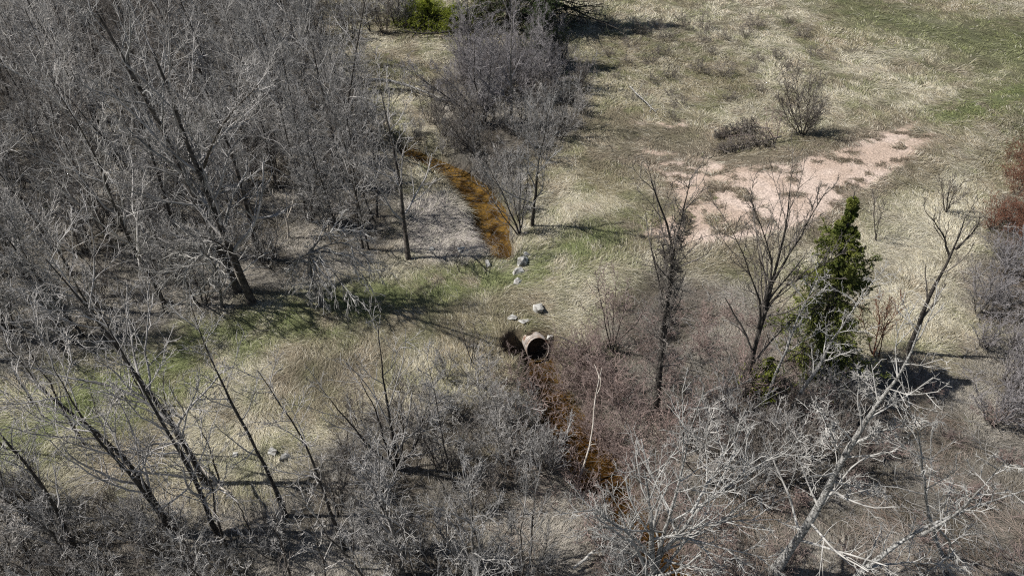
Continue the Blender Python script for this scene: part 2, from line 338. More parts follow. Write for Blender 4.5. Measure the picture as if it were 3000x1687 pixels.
# grass: blades in tufts, all laid over in drifts
def blades(name, n_tuft, per, seed, pxbox, accept, length, lift, width, jit, spread, tintf, straight=.35, curl=0.0):
    rng = np.random.default_rng(seed); px = rng.uniform(pxbox[0], pxbox[2], n_tuft); py = rng.uniform(pxbox[1], pxbox[3], n_tuft)
    g = ground_pt(px, py); x, y = g[:, 0], g[:, 1]; c, gr, th, lane, gm = surf(x, y)
    keep = rng.random(n_tuft) < accept(x, y, gr, th, lane, gm); x, y, c, th, lane = x[keep], y[keep], c[keep], th[keep], lane[keep]
    ang = fbm(x, y, .13, 2, 91)*11+fbm(x, y, .5, 2, 95)*4.5; nT = len(x)
    K = nT*per; rep = lambda a: np.repeat(a, per, axis=0)
    bx = rep(x)+rng.normal(0, spread, K); by = rep(y)+rng.normal(0, spread, K); a = rep(ang)+rng.normal(0, jit, K)
    far = np.clip(np.hypot(bx, by)/32, .7, 2.2)
    Ls = length*rng.uniform(.4, 1.5, K)*(.55+.9*fbm(bx, by, .6, 2, 97))*np.where(far > 1.4, 1.1, 1); up = lift*rng.uniform(.3, 1.3, K); W = width*far*rng.uniform(.6, 1.3, K)
    z = height(bx, by); dx, dy = np.cos(a), np.sin(a); bend = rng.normal(0, straight, K)
    p0 = np.stack([bx, by, z-.01], 1); p1 = p0+np.stack([dx*Ls*.5, dy*Ls*.5, up], 1)
    a2 = a+bend; p2 = p1+np.stack([np.cos(a2)*Ls*.5, np.sin(a2)*Ls*.5, -up*.55+curl*up], 1)
    p1[:, 2] = np.maximum(p1[:, 2], height(p1[:, 0], p1[:, 1])+.02); p2[:, 2] = np.maximum(p2[:, 2], height(p2[:, 0], p2[:, 1])+.015)
    s = np.stack([-dy, dx, np.zeros(K)], 1)*W[:, None]*.5
    V = np.stack([p0-s, p0+s, p1-s*.85, p1+s*.85, p2-s*.2, p2+s*.2], 1).reshape(-1, 3)
    o = np.arange(K)[:, None]*6; F = np.concatenate([o+np.array([0, 1, 3, 2]), o+np.array([2, 3, 5, 4])], 0)
    col = tintf(rng, rep(c), rep(th), rep(lane), K); col = np.repeat(np.clip(col, .01, .85), 6, axis=0)
    me = mesh_from(name, V, F, M['blade'], col, smooth=False); return link(name, me)
BOX = (-150, -120, 3150, 1800)
def t_straw(rng, c, th, lane, K):
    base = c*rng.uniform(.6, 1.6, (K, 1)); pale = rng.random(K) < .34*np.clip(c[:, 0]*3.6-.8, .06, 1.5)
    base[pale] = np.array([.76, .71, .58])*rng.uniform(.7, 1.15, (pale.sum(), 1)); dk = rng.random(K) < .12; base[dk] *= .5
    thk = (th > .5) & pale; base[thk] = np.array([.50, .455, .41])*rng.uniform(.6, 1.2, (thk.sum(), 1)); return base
o = blades('dry_grass', 95000, 13, 1, BOX, lambda x, y, gr, th, lane, g: gr*(1-lane*.6)*(1-g*.5)*(1-th*.25), .56, .12, .0145, .42, .17, t_straw)
tag(o, 'matted straw coloured dead grass laid over in swirls', 'dry grass', kind='stuff')
def t_green(rng, c, th, lane, K):
    b = np.array([.26, .295, .12])*rng.uniform(.55, 1.35, (K, 1)); y_ = rng.random(K) < .3; b[y_] = np.array([.33, .33, .13])*rng.uniform(.7, 1.1, (y_.sum(), 1)); return b
o = blades('green_grass', 22000, 8, 2, BOX, lambda x, y, gr, th, lane, g: gr*np.clip(lane*1.3+g*.35+.05*(1-th)+.10*sstep(.55, .7, fbm(x, y, 1.3, 3, 37))*(1-th*.6), 0, 1), .22, .10, .016, 1.2, .13, t_green)
tag(o, 'fresh green grass coming up along the old track', 'green grass', kind='stuff')
def t_weed(rng, c, th, lane, K): return np.array([.17, .135, .095])*rng.uniform(.4, 1.5, (K, 1))
o = blades('weed_patch', 16000, 10, 3, (1780, 380, 2800, 760), lambda x, y, gr, th, lane, g: (sd_poly(x, y, SAND) < .5)*spotf(x, y), .16, .10, .02, 3, .14, t_weed)
tag(o, 'low dark dead weeds in patches round the pink sand', 'weeds', kind='stuff')

# fallen twigs and dead stalks
def litter(name, n, seed, acc, lmin, lmax, rad, mat, lift=.12, flow=False, box=BOX):
    rng = np.random.default_rng(seed); px = rng.uniform(box[0], box[2], n); py = rng.uniform(box[1], box[3], n); g = ground_pt(px, py); x, y = g[:, 0], g[:, 1]
    c, gr, th, lane, gm = surf(x, y); k = rng.random(n) < acc(x, y, gr, th, lane); x, y = x[k], y[k]; K = len(x)
    a = (fbm(x, y, .12, 2, 111)*5+rng.normal(0, .6, K)) if flow else rng.uniform(0, 6.28, K)
    L = rng.uniform(lmin, lmax, K)**1.0; P = np.empty((K, 4, 3)); P[:, 0, 0] = x; P[:, 0, 1] = y
    for q in range(1, 4):
        a = a+rng.normal(0, .28, K); P[:, q, 0] = P[:, q-1, 0]+np.cos(a)*L/3; P[:, q, 1] = P[:, q-1, 1]+np.sin(a)*L/3
    z0 = rng.uniform(.02, lift, (K, 1))*np.ones((1, 4))+rng.uniform(-.5, 1, (K, 1))*lift*np.linspace(0, 1, 4)[None, :]
    P[:, :, 2] = height(P[:, :, 0], P[:, :, 1])+np.maximum(z0, .015)
    Rr = rad*rng.uniform(.6, 1.4, (K, 1))*np.linspace(1, .5, 4)[None, :]
    return link(name, tubes_mesh(name, [(P, Rr, 3)], M[mat]))
tag(litter('fallen_twigs', 45000, 5, lambda x, y, gr, th, ln: gr*th*.8*sstep(.38, .6, fbm(x, y, .6, 3, 137))+.01, .3, 1.3, .008, 'twig', .18), 'grey fallen twigs littering the floor of the thicket', 'twigs', kind='stuff')
tag(litter('dead_stalks', 15000, 6, lambda x, y, gr, th, ln: gr*th*sstep(.42, .6, fbm(x, y, .5, 3, 131)), .5, 1.6, .007, 'twig_stalk', .18, True, (1500, 700, 3150, 1800)), 'reddish brown dead stalks flattened on the damp ground', 'dead stalks', kind='stuff')

def drift(n, seed):
    rng = np.random.default_rng(seed); P = []
    for pts in (UP, DN):
        k = rng.integers(0, len(pts)-1, n); t = rng.random((n, 1)); c = pts[k]*(1-t)+pts[k+1]*t+rng.normal(0, .5, (n, 2)); a = rng.uniform(0, 6.28, n); L = rng.uniform(.3, 1.4, n); q = np.empty((n, 4, 3)); q[:, 0, :2] = c
        for j in range(1, 4): a = a+rng.normal(0, .35, n); q[:, j, 0] = q[:, j-1, 0]+np.cos(a)*L/3; q[:, j, 1] = q[:, j-1, 1]+np.sin(a)*L/3
        q[:, :, 2] = np.maximum(height(q[:, :, 0], q[:, :, 1]), WZ)+rng.uniform(.0, .12, (n, 4)); P.append(q)
    P = np.concatenate(P); return link('drift_twigs', tubes_mesh('drift_twigs', [(P, .009*np.linspace(1, .5, 4)[None]*np.ones((len(P), 1)), 3)], M['twig_brown']))
tag(drift(230, 12), 'dark twigs and stalks caught in the shallow brook', 'twigs', kind='stuff')

# ------------------------------------------------------------------ trees
LAND = []                                           # (phrase, px, py) of things one can find in the photo
def build_tree(name, trunks, rads, spec, seed, tm, cm, base, label=None, cat='tree', group=None, m_mul=1.0, rscale=1.0, sides=7, npts=14, depth=None, tip=.12, wob=.05, skip_first=False):
    rng = np.random.default_rng(seed); r = root_at(name, tuple(base)); sets = []
    for k, (pts, r0) in enumerate(zip(trunks, rads)):
        q = smooth_line(pts, npts)-np.asarray(base); L = np.linalg.norm(np.diff(q, axis=0), axis=1).sum()
        q[1:] += np.cumsum(rng.normal(0, wob, (npts-1, 3)), axis=0)*.5*np.array([1, 1, .3])
        t = np.linspace(0, 1, npts); rr = r0*(1-(1-tip)*t**.9)*(1+.25*np.exp(-t*14)); rr = rr*(1+rng.normal(0, .085, npts))
        P = q[None]; Rr = rr[None]
        link('trunk', tubes_mesh('trunk', [(P, Rr, sides)], M[tm]), r)
        sets += crown_sets(rng, P, Rr, np.array([L]), spec, m_mul, rscale, depth)
    link('crown', tubes_mesh('crown', sets, M[cm]), r)
    tag(r, label, cat, group); return r
def hero(label, stems, r0, spec='tall', tm='trunk', cm='twig', seed=None, land=None, name='bare_tree', dy=None, cat='tree', group=None, **kw):
    b = stems[0][0]; z = 0.0
    for _ in range(3): g = ground_pt(b[0], b[1], z); z = hz(g[0], g[1])
    base = np.array([g[0], g[1], z-.05]); rng = np.random.default_rng((seed or 0)+int(b[0])*7+int(b[1])); tr = []
    for k, s in enumerate(stems):
        a = np.array(s, float); d = np.r_[0, np.cumsum(np.hypot(*np.diff(a, axis=0).T))]; d /= max(d[-1], 1)
        off = (dy[k] if dy else rng.normal(0, .06)*10)*d
        p = upright_pt(a[:, 0], a[:, 1], base[1]+off)
        if k == 0 or kw.get('root_all', True): p[0] = base+np.array([rng.normal(0, .06)*min(k, 1), rng.normal(0, .06)*min(k, 1), 0])
        tr.append(p)
    kw.pop('root_all', None)
    rads = r0 if isinstance(r0, (list, tuple)) else [r0]+[r0*.8]*(len(stems)-1)
    o = build_tree(name, tr, rads, spec, (seed or int(b[0]+b[1])), tm, cm, base, label, cat, group, **kw)
    if land: LAND.append((land, b[0], b[1]))
    return o

# upper thicket, tall trunks leaning away to the upper left by perspective
hero('tall grey tree with a long straight trunk whose shadow crosses the grassy track', [[(740, 890), (700, 780), (640, 640), (582, 483), (540, 360), (500, 240), (470, 150)], [(590, 500), (640, 400), (700, 310), (760, 250)], [(600, 530), (520, 440), (450, 400)], [(690, 760), (640, 700), (560, 680), (500, 700)]], [.19, .075, .07, .055], 'spread', land='the tall track-side tree', m_mul=1.2, root_all=False, dy=[0, -3.2, 1.0, -1.5], tip=.22)
hero('twin of the tall track-side tree, slimmer and close on its left', [[(700, 860), (655, 740), (611, 657), (553, 523), (494, 407), (407, 250), (326, 116), (280, 40)]], .19, 'tall', tip=.25)
hero('leaning dark tree in the thicket with a bare lower trunk and high crown', [[(330, 450), (285, 372), (244, 279), (163, 163), (105, 47), (60, -40)]], .20, 'tall', land='the leaning bare-trunked tree')
hero('tall dark tree whose trunk bends slightly near the far edge of the thicket', [[(870, 400), (855, 349), (803, 233), (774, 116), (727, 0), (700, -80)]], .17, 'tall', land='the slightly bent tree')
hero('long slender tree rising through the middle of the far thicket', [[(670, 410), (634, 291), (582, 198), (512, 116), (460, 17), (420, -60)]], .17, 'tall', land='the long mid-thicket tree')
hero('dark trunk behind the white forked snag, throwing long shadows to its right', [[(765, 760), (715, 553), (686, 465), (640, 350), (600, 260)]], .17, 'sparse', land='the trunk behind the snag')
hero('thick grey trunk cut by the left border of the view, above the grassy track', [[(140, 900), (70, 800), (20, 725), (-60, 600), (-130, 480)]], .26, 'spread', land='the thick trunk at the border')
hero('thin dark trunk standing among fine twigs halfway into the thicket', [[(365, 680), (330, 640), (262, 560), (220, 500), (170, 420)]], .10, 'sparse', land='the thin halfway trunk')
hero('far dark tree at the top border of the thicket, first from the corner', [[(255, 150), (225, 80), (195, 10), (160, -70)]], .15, 'tall', land='the far corner tree')
hero('far dark tree at the top border with a pale streak down its trunk', [[(430, 95), (395, 50), (355, 15), (330, -40)]], .17, 'tall', tm='trunk_mid', land='the pale-streaked far tree')
hero('tree with a pale upright twiggy crown between the fallen crown and the brook', [[(905, 650), (925, 560), (935, 500), (905, 440)], [(905, 650), (960, 560), (985, 520)], [(905, 650), (890, 560), (880, 500)]], .09, 'dense', cm='twig', land='the pale upright tree')
# lower left
hero('dark forked tree by the track whose trunk throws a straight black shadow right', [[(606, 1420), (524, 1274), (454, 1169), (373, 1064), (291, 948), (198, 843), (130, 760)]], .125, 'spread', tm='trunk_black', land='the dark forked track tree')
hero('slimmer crooked tree leaning beside the dark forked track tree', [[(640, 1565), (600, 1470), (559, 1385), (507, 1291), (443, 1175), (402, 1105), (360, 1030), (300, 930)]], .10, 'tall', tm='trunk_black')
hero('heavy dark trunk slanting over the meadow in front of the track', [[(520, 1575), (440, 1460), (373, 1367), (291, 1274), (157, 1187), (105, 1122), (20, 1030)], [(520, 1575), (400, 1400), (300, 1280), (235, 1160), (180, 1070)]], .12, 'spread', tm='trunk_black', land='the heavy slanting trunk')
hero('slender single tree standing alone in the dry grass, its shadow wavy', [[(839, 1515), (798, 1402), (751, 1309), (687, 1169), (646, 1076), (617, 1000), (580, 900)]], .09, 'sparse', tm='trunk_black', land='the slender lone tree')
hero('thin slanting tree right of the slender lone tree, with sparse side twigs', [[(1010, 1610), (926, 1390), (885, 1280), (815, 1169), (760, 1080)]], .075, 'sparse', tm='trunk_black', land='the thin slanting tree')
hero('thin curving tree at the lower border with its base hidden in brush', [[(240, 1640), (140, 1440), (80, 1350), (0, 1270), (-60, 1190)]], .11, 'sparse', tm='trunk_black')
hero('many stemmed dark tree with one low stem reaching far left', [[(1165, 1370), (1142, 1239), (1122, 1134), (1105, 1047), (1095, 960)], [(1165, 1370), (1070, 1280), (1000, 1187), (955, 1120)], [(1165, 1370), (1120, 1290), (1100, 1200), (1060, 1110)], [(1165, 1370), (1190, 1250), (1180, 1160)], [(1165, 1370), (1225, 1290), (1250, 1190)]], .08, 'shrub', tm='trunk_black', land='the many stemmed dark tree')
hero('wiry small tree standing between the many stemmed tree and the brook', [[(1335, 1435), (1291, 1220), (1285, 1120), (1270, 1050)]], .05, 'sparse', tm='trunk_black')
hero('small tree with a knotted upright trunk in the lower thicket', [[(1180, 1690), (1160, 1590), (1120, 1480), (1105, 1390), (1110, 1330)], [(1180, 1690), (1120, 1600), (1060, 1530)]], .09, 'spread', tm='trunk_mid')
hero('crooked grey tree on the near edge with a wide open twiggy top', [[(1395, 1740), (1385, 1610), (1375, 1500), (1360, 1400)], [(1395, 1740), (1440, 1600), (1500, 1510)], [(1395, 1740), (1330, 1620), (1260, 1540)]], .09, 'spread', tm='trunk_mid', cm='twig')
# middle, around the brook
hero('upright dark tree on the left bank above the pale matted bank', [[(1197, 762), (1173, 553), (1150, 436), (1133, 349), (1110, 250)]], .13, 'spread', land='the upright left-bank tree')
hero('thin tree just behind the upright left-bank tree', [[(1105, 640), (1100, 520), (1085, 420), (1070, 300)]], .08, 'tall')
hero('multi-stemmed alder fanning out on the right bank above the brook', [[(1525, 690), (1470, 560), (1430, 460)], [(1525, 690), (1500, 560), (1480, 420)], [(1530, 690), (1520, 560), (1515, 400)], [(1535, 690), (1550, 560), (1560, 420)], [(1525, 690), (1450, 600), (1400, 520)], [(1520, 690), (1485, 600), (1440, 500)]], .05, 'shrub', tm='trunk_black', land='the fanning right-bank alder')
hero('single dark tree rooted right of the fanning alder, shadow reaching the open grass', [[(1560, 665), (1575, 553), (1581, 465), (1600, 378), (1610, 320)]], .10, 'spread', tm='trunk_black')
hero('clump of dark stems standing tall above the upper bend of the brook', [[(1423, 365), (1377, 225), (1375, 120)], [(1423, 365), (1412, 215), (1405, 100)], [(1423, 365), (1340, 260), (1275, 200)], [(1423, 365), (1440, 230), (1450, 130)], [(1423, 365), (1320, 290), (1230, 230), (1180, 190)]], .09, 'dense', tm='trunk_black', cm='twig_violet', land='the dark stem clump', depth=3)
hero('straight pale trunked tree in the violet thicket near the conifers', [[(1499, 365), (1497, 240), (1494, 116), (1499, 20), (1505, -60)]], .10, 'tall', tm='trunk_mid', cm='twig_violet', land='the straight pale trunk')
hero('slim tree rising beside the lime green conifer bough', [[(1370, 205), (1368, 110), (1366, 0), (1366, -90)]], .09, 'tall', tm='trunk_mid', cm='twig_violet')
hero('slim tree leaning right in front of the big shaded spruce', [[(1610, 190), (1614, 100), (1620, 0), (1630, -80)]], .09, 'tall', tm='trunk_mid', cm='twig_violet')
hero('slim cluster of upright stems at the edge of the open grass', [[(1650, 380), (1646, 290), (1642, 200)], [(1650, 380), (1665, 300), (1690, 230)], [(1650, 380), (1640, 300), (1625, 240)]], .05, 'sap', tm='trunk_black', land='the slim edge stems')
hero('small dark cluster of stems beside the yellowish far clearing', [[(1160, 80), (1140, 10), (1120, -60)], [(1160, 80), (1165, 0), (1160, -70)], [(1160, 80), (1180, 20), (1190, -50)]], .07, 'tall', tm='trunk_black', depth=3)
hero('thin stems leaning over the far yellowish clearing', [[(1085, 95), (1070, 30), (1050, -50)], [(1085, 95), (1050, 40), (1010, -20)]], .06, 'tall', tm='trunk_black', depth=3)
# right half
hero('big dark vine-clad tree standing right of the culvert', [[(1922, 1208), (1932, 1090), (1939, 990), (1956, 815), (1968, 699), (1940, 620), (1900, 530)], [(1939, 1000), (1962, 800), (1975, 690), (2000, 600), (2010, 520)]], [.15, .09], 'vine+light', tm='trunk_black', cm='twig_brown', m_mul=1.4, land='the big vine-clad tree', root_all=False)
hero('broad dark tree with a wide fan of upswept limbs left of the spruce', [[(2175, 1138), (2204, 1047), (2221, 960), (2262, 830), (2290, 700), (2310, 560)], [(2221, 960), (2225, 880), (2180, 760), (2130, 650)], [(2240, 900), (2260, 780), (2240, 680), (2200, 570)], [(2262, 830), (2330, 720), (2380, 620), (2420, 560)], [(2230, 930), (2300, 840), (2400, 790), (2480, 740)]], [.13, .055, .055, .055, .055], 'fan', m_mul=1.5, tm='trunk_black', cm='twig_brown', land='the broad fan-limbed tree', root_all=False, npts=12)
hero('pale leaning tree with a thin grey trunk in front of the spruce', [[(2240, 1180), (2291, 1058), (2326, 960), (2370, 880), (2400, 800)]], .08, 'sparse', tm='trunk_pale', cm='twig_pale')
hero('buff trunked leaning tree crossing the foot of the spruce', [[(2300, 1230), (2361, 1130), (2413, 1041), (2466, 930), (2520, 860), (2560, 800)]], .09, 'sparse', tm='trunk_pale', cm='twig_pale', land='the buff trunked leaning tree')
hero('crooked dark tree standing on the open straw grass, long trunk shadow beside it', [[(2661, 1035), (2713, 897), (2783, 757), (2818, 699), (2830, 640)], [(2783, 757), (2765, 690), (2720, 620)], [(2800, 730), (2850, 680), (2870, 630)]], [.13, .05, .05], 'fan', tm='trunk_black', cm='twig_brown', m_mul=.6, land='the crooked tree on the straw', root_all=False)
hero('large lichen-grey tree leaning right with stubby broken side branches', [[(2270, 1675), (2330, 1590), (2408, 1478), (2450, 1380), (2507, 1291), (2571, 1192), (2646, 1088), (2687, 1020), (2700, 950)], [(2500, 1300), (2560, 1275), (2640, 1262), (2700, 1240)], [(2465, 1350), (2440, 1290), (2415, 1200)], [(2440, 1410), (2490, 1420), (2570, 1440)], [(2560, 1200), (2545, 1140), (2520, 1090)]], [.17, .05, .04, .04, .04], 'stub', tm='trunk_pale', cm='twig_pale', land='the large leaning lichen tree', root_all=False)
hero('thin bleached tree standing right of the large leaning lichen tree', [[(2762, 1630), (2740, 1560), (2722, 1501), (2705, 1379), (2687, 1274), (2650, 1150)]], .075, 'sparse', tm='trunk_pale', cm='twig_pale')
hero('pale low tree with a long limb sweeping out over the near right corner', [[(2440, 1780), (2495, 1687), (2629, 1594), (2745, 1542), (2891, 1484), (3030, 1445)], [(2520, 1670), (2620, 1650), (2720, 1655), (2800, 1670)], [(2700, 1565), (2800, 1500), (2900, 1390), (2960, 1330)], [(2745, 1542), (2780, 1590), (2760, 1680)]], [.11, .05, .05, .04], 'stub', tm='trunk_pale', cm='twig_pale', root_all=False, m_mul=.8)
hero('big pale lichen-covered tree with limbs radiating above the brook in the foreground', [
    [(1905, 1780), (1913, 1639), (1915, 1505), (1897, 1456), (1893, 1363)], [(1912, 1690), (1929, 1626), (1950, 1533), (1974, 1444), (2002, 1339), (1998, 1262), (2030, 1190)],
    [(1915, 1680), (1933, 1618), (1998, 1549), (2027, 1501), (2055, 1464), (2136, 1408), (2217, 1359), (2290, 1310)], [(1920, 1690), (1958, 1646), (2047, 1525), (2156, 1517), (2282, 1505)],
    [(1950, 1610), (1986, 1570), (2035, 1586), (2116, 1606), (2197, 1630), (2257, 1637)], [(1911, 1660), (1852, 1618), (1792, 1586), (1700, 1509)],
    [(1910, 1650), (1885, 1598), (1832, 1558), (1727, 1480)], [(1911, 1690), (1824, 1687), (1740, 1730)], [(2027, 1501), (2080, 1400), (2150, 1290), (2190, 1240)], [(1945, 1640), (2040, 1665), (2130, 1700)]],
    [.15, .08, .09, .07, .06, .055, .055, .05, .05, .05], 'pale', tm='trunk_pale', cm='twig_pale', land='the radiating pale tree', root_all=False, dy=[0, .8, 1.2, .4, -.6, .3, -.5, -.4, 1.5, -.8], npts=16)
# small trees and bushes one can point to
hero('reddish grey twiggy bush standing alone on the straw slope', [[(2350, 400), (2315, 310), (2290, 215)], [(2350, 400), (2345, 300), (2340, 205)], [(2350, 400), (2385, 310), (2410, 235)], [(2345, 400), (2310, 350), (2285, 290)], [(2355, 400), (2390, 350), (2415, 300)], [(2350, 400), (2365, 330), (2365, 240)], [(2360, 400), (2380, 370), (2400, 340)]], .045, 'shrub', tm='trunk_black', cm='twig_brown', land='the lone bush on the slope', name='bush', cat='bush', m_mul=3.5)
hero('low brown bush in front of the lone slope bush, half fallen over', [[(2270, 420), (2290, 360), (2300, 330)], [(2270, 420), (2200, 395), (2120, 400)], [(2270, 425), (2240, 360), (2250, 320)]], .04, 'brush', tm='twig_red', cm='twig_red', name='bush', cat='bush')
hero('sparse dark bush on the straw grass beyond the crooked tree', [[(2772, 622), (2775, 560), (2790, 510)], [(2772, 622), (2790, 570), (2820, 520)], [(2772, 622), (2765, 560), (2755, 520)], [(2775, 622), (2800, 590), (2840, 560)]], .045, 'sap', tm='trunk_black', cm='twig_brown', name='bush', cat='bush', land='the sparse dark bush', m_mul=1.6)
hero('spindly sapling right behind the tip of the spruce', [[(2566, 706), (2562, 630), (2565, 560)], [(2566, 706), (2580, 640), (2600, 590)]], .035, 'sap', tm='trunk_black', cm='twig_brown', name='sapling', cat='sapling', m_mul=1.5)
hero('small leafless bush right of the spruce foot, crown against pale grass', [[(2560, 1045), (2575, 940), (2570, 860)], [(2560, 1045), (2600, 950), (2650, 870)], [(2560, 1045), (2590, 960), (2610, 880)], [(2560, 1045), (2530, 950), (2520, 890)]], .04, 'sap', tm='twig_rust', cm='twig_rust', name='bush', cat='bush', m_mul=2)
hero('two thin saplings sharing a root left of the culvert mouth', [[(1382, 1066), (1366, 1000), (1352, 935)], [(1386, 1064), (1390, 1000), (1385, 935)], [(1384, 1066), (1400, 1010), (1408, 950)]], .03, 'sap', tm='trunk_black', cm='twig_brown', name='sapling', cat='sapling', land='the culvert saplings')
hero('upright cluster of bare stems between the track and the vine-clad tree', [[(1790, 1030), (1770, 930), (1745, 800)], [(1790, 1030), (1795, 920), (1800, 790)], [(1790, 1030), (1830, 930), (1850, 830)], [(1790, 1030), (1780, 900), (1770, 810)], [(1800, 1030), (1840, 960), (1880, 880)]], .035, 'sap', tm='trunk_black', cm='twig_red', name='shrub', cat='shrub', land='the upright stem cluster', m_mul=1.6)
hero('small twiggy sapling standing on the brook side of the pale bank', [[(1345, 800), (1335, 760), (1325, 720)], [(1345, 800), (1352, 750), (1365, 710)]], .02, 'sap', tm='trunk_black', cm='twig_brown', name='sapling', cat='sapling')
# broken willow: dark stub, torn pale wood, crown hanging to the ground
hero('broken tree with a torn trunk and pale crown drooping to the ground', [[(945, 895), (905, 820), (900, 770), (908, 742)], [(908, 742), (940, 690), (1000, 668), (1070, 690)], [(908, 742), (970, 730), (1040, 770), (1085, 840)], [(908, 742), (960, 770), (1010, 830), (1040, 890)], [(908, 742), (930, 800), (955, 880)], [(908, 742), (900, 800), (900, 870)], [(908, 742), (870, 760), (845, 830)], [(908, 742), (990, 700), (1050, 730), (1100, 790)]], [.16, .07, .07, .06, .06, .05, .05, .06], 'weep', tm='trunk_mid', cm='twig_pale', land='the broken drooping tree', root_all=False, npts=10, rscale=1.15, dy=[0, .4, -.8, -1.3, -1.0, -.4, .3, -.2])
hero('drooping pale branches hanging beside the tall track-side tree', [[(650, 900), (640, 780), (600, 720), (560, 760), (545, 830)], [(645, 850), (620, 760), (570, 700), (520, 730)]], [.08, .06], 'weep', tm='trunk_mid', cm='twig_pale', npts=10, root_all=False, m_mul=2.2)

# fallen and dead wood
def dead(name, label, px, r0, lift, cat, spec=None, mat='dead', m_mul=.5, depth=2, tipf=.4):
    a = np.array(px, float); z = np.zeros(len(a)); lf = np.asarray(lift, float)
    for _ in range(3): g = ground_pt(a[:, 0], a[:, 1], z+lf); z = height(g[:, 0], g[:, 1])
    P = np.c_[g, z+lf+r0*.7]; base = P[0].copy(); q = smooth_line(P, 12)-base; t = np.linspace(0, 1, 12)
    rng = np.random.default_rng(int(a[0].sum())); q[1:] += rng.normal(0, .02, (11, 3)); Rr = r0*(1-(1-tipf)*t)*(1+rng.normal(0, .08, 12))
    r = root_at(name, tuple(base)); link('stem', tubes_mesh('stem', [(q[None], Rr[None], 7)], M[mat]), r)
    if spec:
        L = np.array([np.linalg.norm(np.diff(q, axis=0), axis=1).sum()])
        link('side_branches', tubes_mesh('side_branches', crown_sets(rng, q[None], Rr[None], L, spec, m_mul, 1.2, depth), M[mat]), r)
    tag(r, label, cat); return r
dead('fallen_branch', 'bleached bare branch lying at the foot of the dark forked track tree', [(582, 1360), (620, 1400), (650, 1432), (688, 1456)], .055, [.5, .25, .12, .1], 'branch')
dead('fallen_branch', 'short pale broken branch below the bleached one, half in shade', [(675, 1545), (705, 1565), (745, 1590)], .045, [.15, .12, .1], 'branch')
dead('fallen_tree', 'grey fallen tree with forked branches lying in the yellowish clearing', [(1075, 240), (1130, 238), (1200, 255), (1245, 272), (1290, 292)], .14, [.8, .6, .45, .35, .3], 'fallen tree', 'stub', 'trunk_pale', 1.0, 3, .3)
dead('fallen_branch', 'thin white branch leaning out over the brook, curved at its foot', [(1687, 1428), (1722, 1338), (1735, 1260), (1742, 1180), (1763, 1076)], .05, [0, 1.2, 2.2, 3.0, 4.2], 'branch', 'stub', 'dead', .25, 1, .3)
dead('fallen_branch', 'pale slanting dead branch beside the upper bend of the brook', [(1335, 415), (1365, 392), (1390, 370)], .05, [.3, .8, 1.3], 'branch', 'stub', 'twig_pale', .4, 1)
dead('fallen_branch', 'dark fallen branch reaching from the culvert brush towards the vine-clad tree', [(1640, 985), (1720, 1030), (1790, 1075), (1850, 1112)], .04, [.8, .7, .5, .3], 'branch', 'stub', 'trunk_black', .6, 2)
dead('fallen_branch', 'grey split poles lying at the edge of the straw slope', [(1845, 255), (1880, 290), (1920, 330)], .06, [.5, .3, .15], 'branch', 'stub', 'trunk_pale', .5, 2)
dead('fallen_branch', 'grey cut brush piled below the lone slope bush', [(2255, 378), (2200, 372), (2150, 382), (2100, 400)], .05, [.4, .4, .3, .2], 'branch', 'stub', 'twig_brown', 5, 3)
dead('fallen_branch', 'second heap of dragged grey branches, nearer the pink sand', [(2290, 400), (2240, 415), (2170, 425), (2105, 440)], .05, [.4, .3, .2, .2], 'branch', 'stub', 'twig_brown', 5, 3)
dead('fallen_branch', 'white bare stick lying in the rust coloured brush', [(2940, 664), (2975, 668), (3010, 670)], .03, [.6, .6, .6], 'branch')
dead('fallen_branch', 'pale branches lying across the lower brush left of the foreground tree', [(1680, 1665), (1730, 1625), (1770, 1595), (1800, 1570)], .05, [.3, .4, .5, .6], 'branch', 'stub', 'twig_pale', .6, 2)
# forked white snag
def snag():
    g = ground_pt(845, 700); base = np.array([g[0], g[1], hz(*g)-.1]); r = root_at('dead_tree', tuple(base)); rng = np.random.default_rng(8)
    main = upright_pt(np.array([845, 843, 835, 805, 785, 783.]), np.array([700, 646, 625, 590, 555, 532.]), base[1]); main[0] = base
    fork = upright_pt(np.array([842, 855, 862, 859.]), np.array([640, 610, 580, 555.]), base[1]+.2)
    q = smooth_line(main, 12)-base; f = smooth_line(fork, 10)-base
    link('trunk', tubes_mesh('trunk', [(q[None], np.linspace(.07, .035, 12)[None], 7)], M['dead']), r)
    link('limb', tubes_mesh('limb', [(f[None], np.linspace(.05, .025, 10)[None], 7)], M['dead']), r)
    link('crown', tubes_mesh('crown', crown_sets(rng, q[None], np.linspace(.07, .035, 12)[None], np.array([4.]), 'stub', .4, 1.4, 1), M['dead']), r)
    tag(r, 'bare white forked snag standing out against the grey thicket', 'dead tree'); LAND.append(('the white forked snag', 845, 650))
snag()

